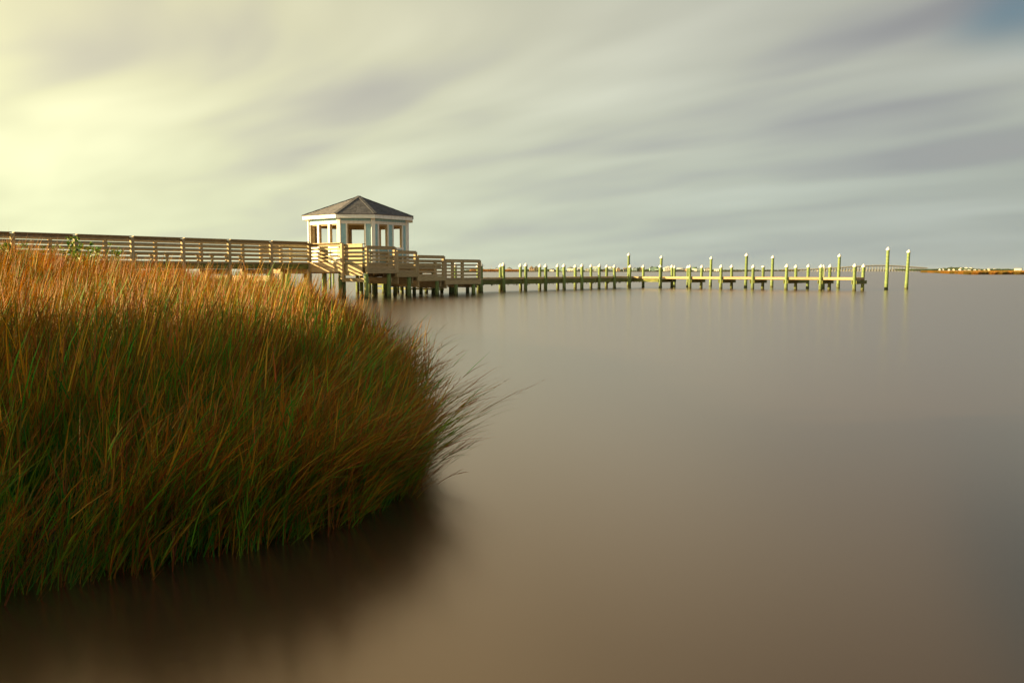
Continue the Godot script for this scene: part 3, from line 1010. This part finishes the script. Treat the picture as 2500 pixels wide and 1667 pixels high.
	for k in 2600:
		var x := rng.randf_range(-62.0, 11.0)
		xf.append(Transform3D(Basis(Vector3.UP, rng.randf_range(-0.5, 0.5)).scaled(Vector3.ONE * rng.randf_range(0.75, 1.1)), Vector3(x, 0.3, -1212.0 - 14.0 * rng.randf())))
		tn.append(Color(1, 0.9, 0.9) * rng.randf_range(0.85, 1.1))
	scatter("reed_strip", reed, M.blade, xf, tn, "strip of orange reeds along the water before the far shore", "reeds")
	# utility poles
	for q in [[-42.0, "thin utility pole rising from the reeds, nearer the boardwalk"], [-31.0, "thin utility pole rising from the reeds, nearer the white gabled house"]]:
		var t := thing("utility_pole", q[1], "pole", Vector3(q[0], 0.5, -1236.0), 0.0, "utility poles on the far shore")
		var st := begin()
		lathe(st, Vector3.ZERO, [Vector2(0.16, -0.5), Vector2(0.11, 9.0), Vector2(0.001, 9.0)], 7)
		put(st, "shaft", M.wood_y, t)
		st = begin()
		box(st, Vector3(-1.0, 8.3, 0.12), Vector3(1.0, 8.45, 0.24))
		put(st, "crossarm", M.wood_x, t)

# ---------------------------------------------------------------- foreground marsh
# outline of the marsh in (x, depth)
var shore := PackedVector2Array([Vector2(-14, 2.2), Vector2(-4, 2.5), Vector2(-2.3, 3.2), Vector2(-1.75, 3.65), Vector2(-1.35, 4.05), Vector2(-0.98, 4.5), Vector2(-0.80, 5.1), Vector2(-0.95, 6.5), Vector2(-1.15, 8.0), Vector2(-1.45, 10.0), Vector2(-2.1, 13.0), Vector2(-4.6, 17.0), Vector2(-8.5, 23.0), Vector2(-13.2, 31.0), Vector2(-17.0, 37.0), Vector2(-21.0, 42.0), Vector2(-26, 52), Vector2(-44, 52), Vector2(-34, 22)])

func from_edge(q: Vector2) -> Array:
	# [distance to the water, outward direction]
	var best := 1e9
	var dir := Vector2.RIGHT
	for i in 17:
		var c := Geometry2D.get_closest_point_to_segment(q, shore[i], shore[i + 1])
		var d := q.distance_to(c)
		if d < best:
			best = d
			dir = (c - q).normalized() if d > 0.001 else dir
	return [best, dir]

func ground_at(dist: float, depth: float) -> float:
	return -0.04 + 0.16 * smoothstep(0.0, 1.6, dist) + 1.05 * smoothstep(5.5, 18.0, depth) * smoothstep(0.6, 8.0, dist)

func blade_strip(st: SurfaceTool, p: Array, w0: float, side: Vector3, cols: Array) -> void:
	# ribbon through the points, tapering to the last
	var n := p.size()
	for i in n - 1:
		var f0 := 1.0 - pow(float(i) / (n - 1), 1.5)
		var f1 := 1.0 - pow(float(i + 1) / (n - 1), 1.5)
		var a: Vector3 = p[i] - side * w0 * f0
		var b: Vector3 = p[i] + side * w0 * f0
		var c: Vector3 = p[i + 1] + side * w0 * f1
		var d: Vector3 = p[i + 1] - side * w0 * f1
		for e in [[a, i], [b, i], [c, i + 1]]:
			st.set_color(cols[e[1]])
			st.add_vertex(e[0])
		if i < n - 2:
			for e in [[a, i], [c, i + 1], [d, i + 1]]:
				st.set_color(cols[e[1]])
				st.add_vertex(e[0])

func straw(green: float) -> Color:
	var r := rng.randf()
	if r < green:
		return [Color(0.045, 0.25, 0.008), Color(0.09, 0.29, 0.010), Color(0.018, 0.19, 0.020), Color(0.18, 0.30, 0.010)][rng.randi() % 4]
	return [Color(0.36, 0.175, 0.006), Color(0.33, 0.122, 0.005), Color(0.28, 0.064, 0.004), Color(0.39, 0.225, 0.012), Color(0.19, 0.105, 0.008)][rng.randi() % 5]

# a tuft of stems one metre tall that leans towards +x by tip offset `lean`
func tuft_mesh(stems: int, lean: float, droop: float, green: float, width: float, leaves: int) -> ArrayMesh:
	var st := begin()
	st.set_smooth_group(-1)
	for i in stems:
		var a := rng.randf() * TAU
		var r := 0.16 * sqrt(rng.randf())
		var base := Vector3(cos(a) * r, -0.05, sin(a) * r)
		var h := rng.randf_range(0.5, 1.0) if rng.randf() < 0.75 else rng.randf_range(0.95, 1.12)
		var off_x := lean * rng.randf_range(0.55, 1.35) + rng.randfn() * 0.11
		var off_z := rng.randfn() * (0.13 + 0.16 * lean)
		var stem := []
		for k in 6:
			var f := k / 5.0
			stem.append(base + Vector3(off_x * h * pow(f, 1.25), h * (f - droop * f * f), off_z * h * pow(f, 1.2)))
		var fa := rng.randf() * TAU
		var side := Vector3(cos(fa), 0, sin(fa))
		var base_c := straw(green * 0.9)
		var tip_c := straw(0.03)
		var cs := []
		for k in 6: cs.append(base_c.lerp(tip_c, smoothstep(0.35, 0.75, k / 5.0)))
		blade_strip(st, stem, width * 0.55, side, cs)
		# a loose seed head on some stems
		if rng.randf() < 0.35:
			for j in 6:
				var f := 0.80 + j * 0.033
				var q0: Vector3 = (stem[4] as Vector3).lerp(stem[5], f * 5.0 - 4.0)
				var up: Vector3 = ((stem[5] as Vector3) - stem[4]).normalized()
				var sa := rng.randf() * TAU
				var tip := q0 + (up + Vector3(cos(sa), 0.2, sin(sa)) * 0.45).normalized() * rng.randf_range(0.035, 0.07)
				blade_strip(st, [q0, q0.lerp(tip, 0.5), tip], width * 0.5, Vector3(sin(sa), 0, cos(sa)), [tip_c, tip_c, tip_c])
		for j in leaves:
			var f := rng.randf_range(0.10, 0.9)
			var k := int(f * 5.0)
			var p0: Vector3 = (stem[k] as Vector3).lerp(stem[k + 1], f * 5.0 - k)
			var dir: Vector3 = ((stem[k + 1] as Vector3) - stem[k]).normalized()
			var la := rng.randf() * TAU
			var spread := Vector3(cos(la), 0.1, sin(la)) * rng.randf_range(0.1, 0.45)
			var ln := rng.randf_range(0.26, 0.58) * (1.0 - 0.4 * f)
			var d2 := (dir + spread + Vector3(lean * 0.35, 0, 0)).normalized()
			var sag := Vector3(lean * 0.1, -0.10, 0) * ln * rng.randf_range(0.0, 1.6)
			var lf := [p0, p0 + (d2 + dir * 0.15).normalized() * ln * 0.36, p0 + d2 * ln * 0.72 + sag * 0.4, p0 + d2 * ln + sag]
			var c0 := straw(green * (1.2 if f < 0.55 else 0.55)) * rng.randf_range(0.5, 1.4)
			var c1 := c0.lerp(straw(0.05), rng.randf() * 0.8)
			var fb := rng.randf() * TAU
			blade_strip(st, lf, width * rng.randf_range(0.6, 1.1), Vector3(cos(fb), 0.2, sin(fb)).normalized(), [c0, c0, c0.lerp(c1, 0.6), c1])
	st.generate_normals()
	return st.commit()

func build_marsh() -> void:
	# bank
	var st := begin()
	var step := 0.5
	var gx := -36.0
	var g_n := noise(0.6, 3, 77)
	while gx < 0.0:
		var gz := 2.0
		while gz < 52.0:
			var sz := 0.5 if gz < 14.0 else 1.0
			var h := []
			var any := false
			for e in [[0, 0], [step, 0], [step, sz], [0, sz]]:
				var q := Vector2(gx + e[0], gz + e[1])
				var ins := Geometry2D.is_point_in_polygon(q, shore)
				any = any or ins
				var d: float = from_edge(q)[0]
				h.append(Vector3(q.x, (ground_at(d, q.y) if ins else -0.04 - 0.3 * minf(d, 1.5)) + 0.04 * g_n.get_noise_2d(q.x * 4, q.y * 4), -q.y))
			if any: quad(st, h[0], h[3], h[2], h[1])
			gz += sz
		gx += step
	var bank := put(st, "marsh_bank", M.mud, self)
	bank.set_meta("kind", "structure")
	# tufts, three habits and two mixtures of green
	var near_kinds := []
	for L in [[0.17, 0.01], [0.50, 0.06], [0.76, 0.16]]:
		var row := []
		for gmix in [0.25, 0.95]:
			var two := []
			for k in 4: two.append(tuft_mesh(14, L[0], L[1], gmix, 0.0044 if L[0] < 0.3 else 0.0050, 5))
			row.append(two)
		near_kinds.append(row)
	var far_kinds := []
	for L in [[0.17, 0.01], [0.38, 0.05]]:
		var row := []
		for gmix in [0.12, 0.35]:
			var two := []
			for k in 3: two.append(tuft_mesh(22, L[0], L[1], gmix, 0.0042, 5))
			row.append(two)
		far_kinds.append(row)
	var bins := {}
	var patch := noise(0.5, 2, 55)
	var hue := noise(0.22, 3, 56)
	var add := func(q: Vector2, far: bool) -> void:
		var e := from_edge(q)
		var d: float = e[0]
		var edge := smoothstep(1.5, 0.0, d)
		var o2: Vector2 = e[1]
		if rng.randf() < smoothstep(0.95, 0.0, d) * (0.9 if o2.x > 0.3 else 0.3): return
		var wind := Vector2(1.0, 0.0).lerp(o2, clampf(edge * 0.5, 0, 0.5)).normalized()
		var turn := atan2(wind.y, wind.x) + rng.randfn() * (0.24 + 0.4 * edge)
		var lean_i := 0
		if not far:
			var k := edge * clampf(o2.x * 1.1, 0.0, 1.0) * smoothstep(-2.2, -0.9, q.x) + rng.randf_range(-0.16, 0.16)
			lean_i = 2 if k > 0.62 else (1 if k > 0.2 else 0)
		else:
			lean_i = 1 if edge + rng.randf_range(-0.3, 0.3) > 0.4 else 0
		var gmix := 1 if patch.get_noise_2d(q.x, q.y) + (0.42 if d < 3.4 and q.y < 10.0 else -0.10) + rng.randf_range(-0.2, 0.2) > 0.05 else 0
		var vi := rng.randi() % (3 if far else 4)
		var key := "%d %d %d %d" % [1 if far else 0, lean_i, gmix, vi]
		if not bins.has(key): bins[key] = [[], []]
		var hgt := lerpf(0.98, 1.10, smoothstep(5.0, 13.0, q.y)) * lerpf(1.0, lerpf(0.96, 0.74, clampf(o2.x, 0, 1)), edge) * rng.randf_range(0.8, 1.1) * (1.0 + 0.16 * patch.get_noise_2d(q.x * 3.0 + 50.0, q.y * 3.0))
		if far: hgt *= 1.0
		var b := Basis(Vector3.UP, turn).scaled(Vector3(1.0, 1.0, 1.0) * hgt)
		b = Basis(Vector3(rng.randfn() * 0.5, 0, rng.randfn()).normalized(), rng.randfn() * 0.05) * b
		bins[key][0].append(Transform3D(b, Vector3(q.x, ground_at(d, q.y) - 0.01, -q.y)))
		var v := rng.randf_range(0.6, 1.2)
		var u := hue.get_noise_2d(q.x, q.y)
		var rust := clampf(0.5 + u * 1.2, 0, 1) * (0.25 if gmix == 1 else 1.0)
		bins[key][1].append(Color(1.04, 1.06, 1.0).lerp(Color(0.86, 0.66, 0.6), rust) * v)
	# near: dense; then thinner with distance
	for band in [[2.0, 7.0, 72.0, false], [7.0, 13.0, 46.0, false], [13.0, 22.0, 22.0, true], [22.0, 52.0, 11.0, true]]:
		var z0: float = band[0]
		var z1: float = band[1]
		var xl := -0.64 * z1 - 5.0
		var count := int((z1 - z0) * (0.0 - xl) * band[2])
		for i in count:
			var q := Vector2(rng.randf_range(xl, 0.0), rng.randf_range(z0, z1))
			if q.x < -0.64 * q.y - 4.5: continue
			if not Geometry2D.is_point_in_polygon(q, shore): continue
			# keep clear of the boardwalk deck itself
			var l := (Vector3(q.x, 0, -q.y) - ORIGIN).rotated(Vector3.UP, -THETA)
			if l.z < 0.3 and l.z > -2.8 and rng.randf() < 0.8: continue
			if l.z < -2.8 and rng.randf() < 0.6: continue
			add.call(q, band[3])
	# loose sprays that stand out from the edge
	for i in 210:
		var k := rng.randf_range(3.6, 11.0) if i % 2 == 0 else rng.randf_range(4.2, 7.0)
		var i0 := int(k)
		var q := shore[i0].lerp(shore[i0 + 1], k - i0) + Vector2(rng.randf_range(-0.3, 0.16), rng.randf_range(-0.12, 0.1))
		var key := "0 %d %d %d" % [rng.randi() % 3, rng.randi() % 2, rng.randi() % 4]
		if not bins.has(key): bins[key] = [[], []]
		bins[key][0].append(Transform3D(Basis(Vector3.UP, rng.randfn() * 0.35).scaled(Vector3.ONE * rng.randf_range(0.5, 0.88)), Vector3(q.x, -0.06, -q.y)))
		bins[key][1].append(Color(1, 0.92, 0.85) * rng.randf_range(0.8, 1.1))
	# stems standing in the shallows along the front
	for i in 95:
		var k := rng.randf_range(1.0, 4.4)
		var i0 := int(k)
		var q := shore[i0].lerp(shore[i0 + 1], k - i0) + Vector2(rng.randf_range(-0.1, 0.15), -0.16 * pow(rng.randf(), 1.6) + 0.08)
		var key := "0 %d %d %d" % [rng.randi() % 2, rng.randi() % 2, rng.randi() % 4]
		if not bins.has(key): bins[key] = [[], []]
		bins[key][0].append(Transform3D(Basis(Vector3.UP, rng.randfn() * 0.6).scaled(Vector3.ONE * rng.randf_range(0.35, 1.0)), Vector3(q.x, -0.05, -q.y)))
		bins[key][1].append(Color(1, 0.92, 0.85) * rng.randf_range(0.6, 1.1))
	var total := 0
	var field := Node3D.new()
	field.name = "marsh_grass"
	add_child(field)
	tag(field, "tall rust, gold and green marsh grass leaning over the water", "marsh grass", "", "stuff")
	for key in bins:
		var parts: PackedStringArray = key.split(" ")
		var kinds: Array = far_kinds if parts[0] == "1" else near_kinds
		var m: Mesh = kinds[int(parts[1])][int(parts[2])][int(parts[3])]
		total += bins[key][0].size()
		tufts(field, m, bins[key][0], bins[key][1])
	print("tufts ", total)

func build_shrubs() -> void:
	var spots := [[-8.6, 14.4, 1.84, "leafy green shrub growing in the tall grass, beside the first boardwalk post"], [-9.6, 16.8, 1.95, "leafy yellow-green shrub in the tall grass under the boardwalk rail, bushiest of the row"], [-7.9, 15.0, 1.88, "slim leafy shrub with pale yellow leaves in the tall grass"], [-8.3, 15.8, 2.03, "tallest leafy shrub, its top against the boardwalk apron board"], [-8.0, 16.2, 1.98, "dark green leafy shrub beside the tallest shrub"], [-7.6, 14.8, 1.86, "small lone leafy sprig farthest out along the railing"]]
	for q in spots:
		var hgt: float = q[2]
		var d: float = from_edge(Vector2(q[0], q[1]))[0]
		var g := ground_at(d, q[1])
		var p := thing("marsh_shrub", q[3], "shrub", Vector3(q[0], g, -q[1]), rng.randf() * TAU, "leafy shrubs in the grass by the boardwalk")
		var st := begin()
		var lv := begin()
		lv.set_smooth_group(-1)
		for k in 9:
			var a := rng.randf() * TAU
			var top := Vector3(cos(a) * 0.28, (hgt - g) * rng.randf_range(0.75, 1.0), sin(a) * 0.28)
			var pts := []
			for j in 6: pts.append(Vector3(top.x * pow(j / 5.0, 1.3), top.y * j / 5.0, top.z * pow(j / 5.0, 1.3)))
			blade_strip(st, pts, 0.006, Vector3(cos(a + 1.0), 0, sin(a + 1.0)), [Color(0.2, 0.12, 0.06), Color(0.2, 0.12, 0.06), Color(0.2, 0.13, 0.06), Color(0.2, 0.15, 0.06), Color(0.2, 0.16, 0.06), Color(0.2, 0.16, 0.06)])
			for j in 46:
				var f := rng.randf_range(0.45, 1.0)
				var i0 := mini(int(f * 5.0), 4)
				var c: Vector3 = (pts[i0] as Vector3).lerp(pts[i0 + 1], f * 5.0 - i0)
				var b := rng.randf() * TAU
				var dr := Vector3(cos(b), rng.randf_range(0.2, 1.0), sin(b)).normalized()
				var sd := dr.cross(Vector3(rng.randfn(), rng.randfn(), rng.randfn())).normalized()
				var ln := rng.randf_range(0.05, 0.09)
				lv.set_color([Color(0.10, 0.20, 0.03), Color(0.22, 0.30, 0.05), Color(0.30, 0.33, 0.06), Color(0.06, 0.14, 0.03)][rng.randi() % 4])
				quad(lv, c, c + dr * ln * 0.5 - sd * ln * 0.25, c + dr * ln, c + dr * ln * 0.5 + sd * ln * 0.25)
		put(st, "stems", M.blade, p)
		put(lv, "foliage", M.leaf, p)

func build_fallen_stalks() -> void:
	# long stalks that have toppled out over the water; foot, tip in (x, y, depth)
	var S := [
		[Vector3(-1.97, 0.02, 3.62), Vector3(-1.60, 0.14, 4.25), "straw-yellow", "long straw-yellow stalk lying low over the dark water at the marsh foot"],
		[Vector3(-1.62, 0.01, 3.85), Vector3(-1.05, 0.36, 4.55), "rust", "rust-brown stalk slanting up out of the water below the green blades"],
		[Vector3(-1.28, 0.02, 4.15), Vector3(-0.55, 0.32, 4.75), "green", "green arching stalk reaching out flat over the water"],
		[Vector3(-1.12, -0.02, 4.28), Vector3(-0.95, 0.22, 4.55), "straw-yellow", "short pale stalk poking from the water under the arching green one"],
		[Vector3(-0.62, 0.00, 5.1), Vector3(-0.22, 0.20, 5.35), "green", "green stalk with forked leaves at the outer tip of the clump"],
		[Vector3(-0.50, 0.00, 5.0), Vector3(-0.30, 0.09, 5.05), "rust", "broken bent stem poking from the water past the clump"]]
	for q in S:
		var a: Vector3 = q[0] * Vector3(1, 1, -1)
		var b: Vector3 = q[1] * Vector3(1, 1, -1)
		var p := thing("fallen_stalk", q[3], "grass stalk", a, 0.0, "stalks leaning out over the water")
		var c: Color = {"straw-yellow": Color(0.42, 0.27, 0.06), "rust": Color(0.30, 0.11, 0.02), "green": Color(0.10, 0.17, 0.03)}[q[2]]
		var d := b - a
		var pts := []
		for k in 7:
			var f := k / 6.0
			pts.append(d * f + Vector3.UP * 0.10 * sin(f * PI) * d.length())
		pts[0].y = -0.1
		var st := begin()
		blade_strip(st, pts, 0.0035, Vector3(0.3, 0.9, 0.2).normalized(), [c, c, c, c, c, c, c])
		put(st, "stem", M.blade, p)
		for k in 5:
			st = begin()
			var f := 0.25 + k * 0.14
			var o: Vector3 = (pts[int(f * 6)] as Vector3).lerp(pts[int(f * 6) + 1], f * 6 - int(f * 6))
			var dir := (d.normalized() + Vector3(rng.randfn(), rng.randfn() + 0.4, rng.randfn()) * 0.25).normalized()
			var ln := d.length() * rng.randf_range(0.2, 0.42)
			blade_strip(st, [o, o + dir * ln * 0.5, o + dir * ln + Vector3.DOWN * ln * 0.1], 0.003, Vector3(0.2, 0.95, 0.1).normalized(), [c, c, c.lerp(Color(0.36, 0.2, 0.04), 0.6)])
			put(st, "leaf", M.blade, p)

# trees on the bank left of the view; their long shade lies over the near water and grass
func build_bank_trees() -> void:
	var T := [[-19.0, 0.6, 7.5, "live oak on the bank beside the marsh, nearest the water"], [-21.0, -2.6, 8.0, "broad live oak standing between two others on the marsh bank"], [-22.0, -6.2, 8.5, "tall live oak at the back of the marsh bank"]]
	for q in T:
		var h: float = q[2]
		var p := thing("bank_tree", q[3], "tree", Vector3(q[0], 0.5, -q[1]), rng.randf() * TAU, "trees on the marsh bank")
		var st := begin()
		lathe(st, Vector3.ZERO, [Vector2(0.42, -0.6), Vector2(0.30, 0.6), Vector2(0.24, h * 0.4), Vector2(0.12, h * 0.75)], 10)
		var lv := begin()
		lv.set_smooth_group(-1)
		for k in 26:
			var a := rng.randf() * TAU
			var e := rng.randf_range(0.12, 1.0)
			var c := Vector3(cos(a) * h * 0.36 * sqrt(rng.randf()) , h * e, sin(a) * h * 0.36 * sqrt(rng.randf()))
			st.set_color(Color(0.6, 0.6, 0.6))
			var from := Vector3(0, h * e * 0.55, 0)
			var sd := (c - from).cross(Vector3.UP).normalized() * 0.05
			quad(st, from - sd, c, c, from + sd)
			for j in 240:
				var o := c + Vector3(rng.randfn(), rng.randfn() * 0.7, rng.randfn()) * h * 0.085
				var u := Vector3(rng.randfn(), rng.randfn(), rng.randfn()).normalized() * 0.16
				var w := u.cross(Vector3(rng.randfn(), rng.randfn(), rng.randfn())).normalized() * 0.10
				var g := rng.randf_range(0.7, 1.3)
				lv.set_color(Color(0.05, 0.085, 0.025) * g)
				quad(lv, o - u, o + w, o + u, o - w)
		put(st, "trunk", M.wood_y, p)
		put(lv, "crown", M.leaf, p)

# ---------------------------------------------------------------- scene
func _ready() -> void:
	rng.seed = 20240
	var cam := Camera3D.new()
	cam.name = "camera"
	cam.position = Vector3(0, 1.35, 0)
	cam.rotation_degrees.x = -4.915
	cam.fov = 45.24
	cam.far = 20000.0
	add_child(cam)
	cam.current = true
	# low sun to the left, a little behind the camera
	var el := deg_to_rad(13.0)
	var sd := Vector3(-1.0, 0, 0.16).normalized() * cos(el) + Vector3.UP * sin(el)
	var sun := DirectionalLight3D.new()
	sun.name = "sun"
	sun.light_energy = 1.6
	sun.light_color = Color(1.0, 0.87, 0.62)
	sun.light_angular_distance = 0.6
	sun.shadow_enabled = true
	add_child(sun)
	sun.look_at_from_position(sd * 50.0, Vector3.ZERO)
	var we := WorldEnvironment.new()
	var env := Environment.new()
	env.background_mode = Environment.BG_SKY
	env.sky = make_sky(sd)
	env.tonemap_mode = Environment.TONE_MAPPER_LINEAR
	env.tonemap_exposure = 3.0
	env.sdfgi_enabled = true
	env.ssao_enabled = true
	env.ssil_enabled = true
	env.fog_enabled = true
	env.fog_density = 0.00002
	env.fog_light_color = Color(0.86, 0.88, 0.80)
	we.environment = env
	add_child(we)
	make_materials()
	var cg := flat("crown_green", Color(0.07, 0.11, 0.035), 0.9, true)
	cg.cull_mode = BaseMaterial3D.CULL_DISABLED
	# water
	var wm := MeshInstance3D.new()
	var pl := PlaneMesh.new()
	pl.size = Vector2(9000, 9000)
	wm.mesh = pl
	wm.material_override = M.water
	wm.name = "water"
	wm.set_meta("kind", "structure")
	add_child(wm)
	build_boardwalk()
	build_platform()
	build_steps()
	build_gazebo()
	build_docks()
	build_far_shore()
	build_marsh()
	build_shrubs()
	build_fallen_stalks()
	build_bank_trees()
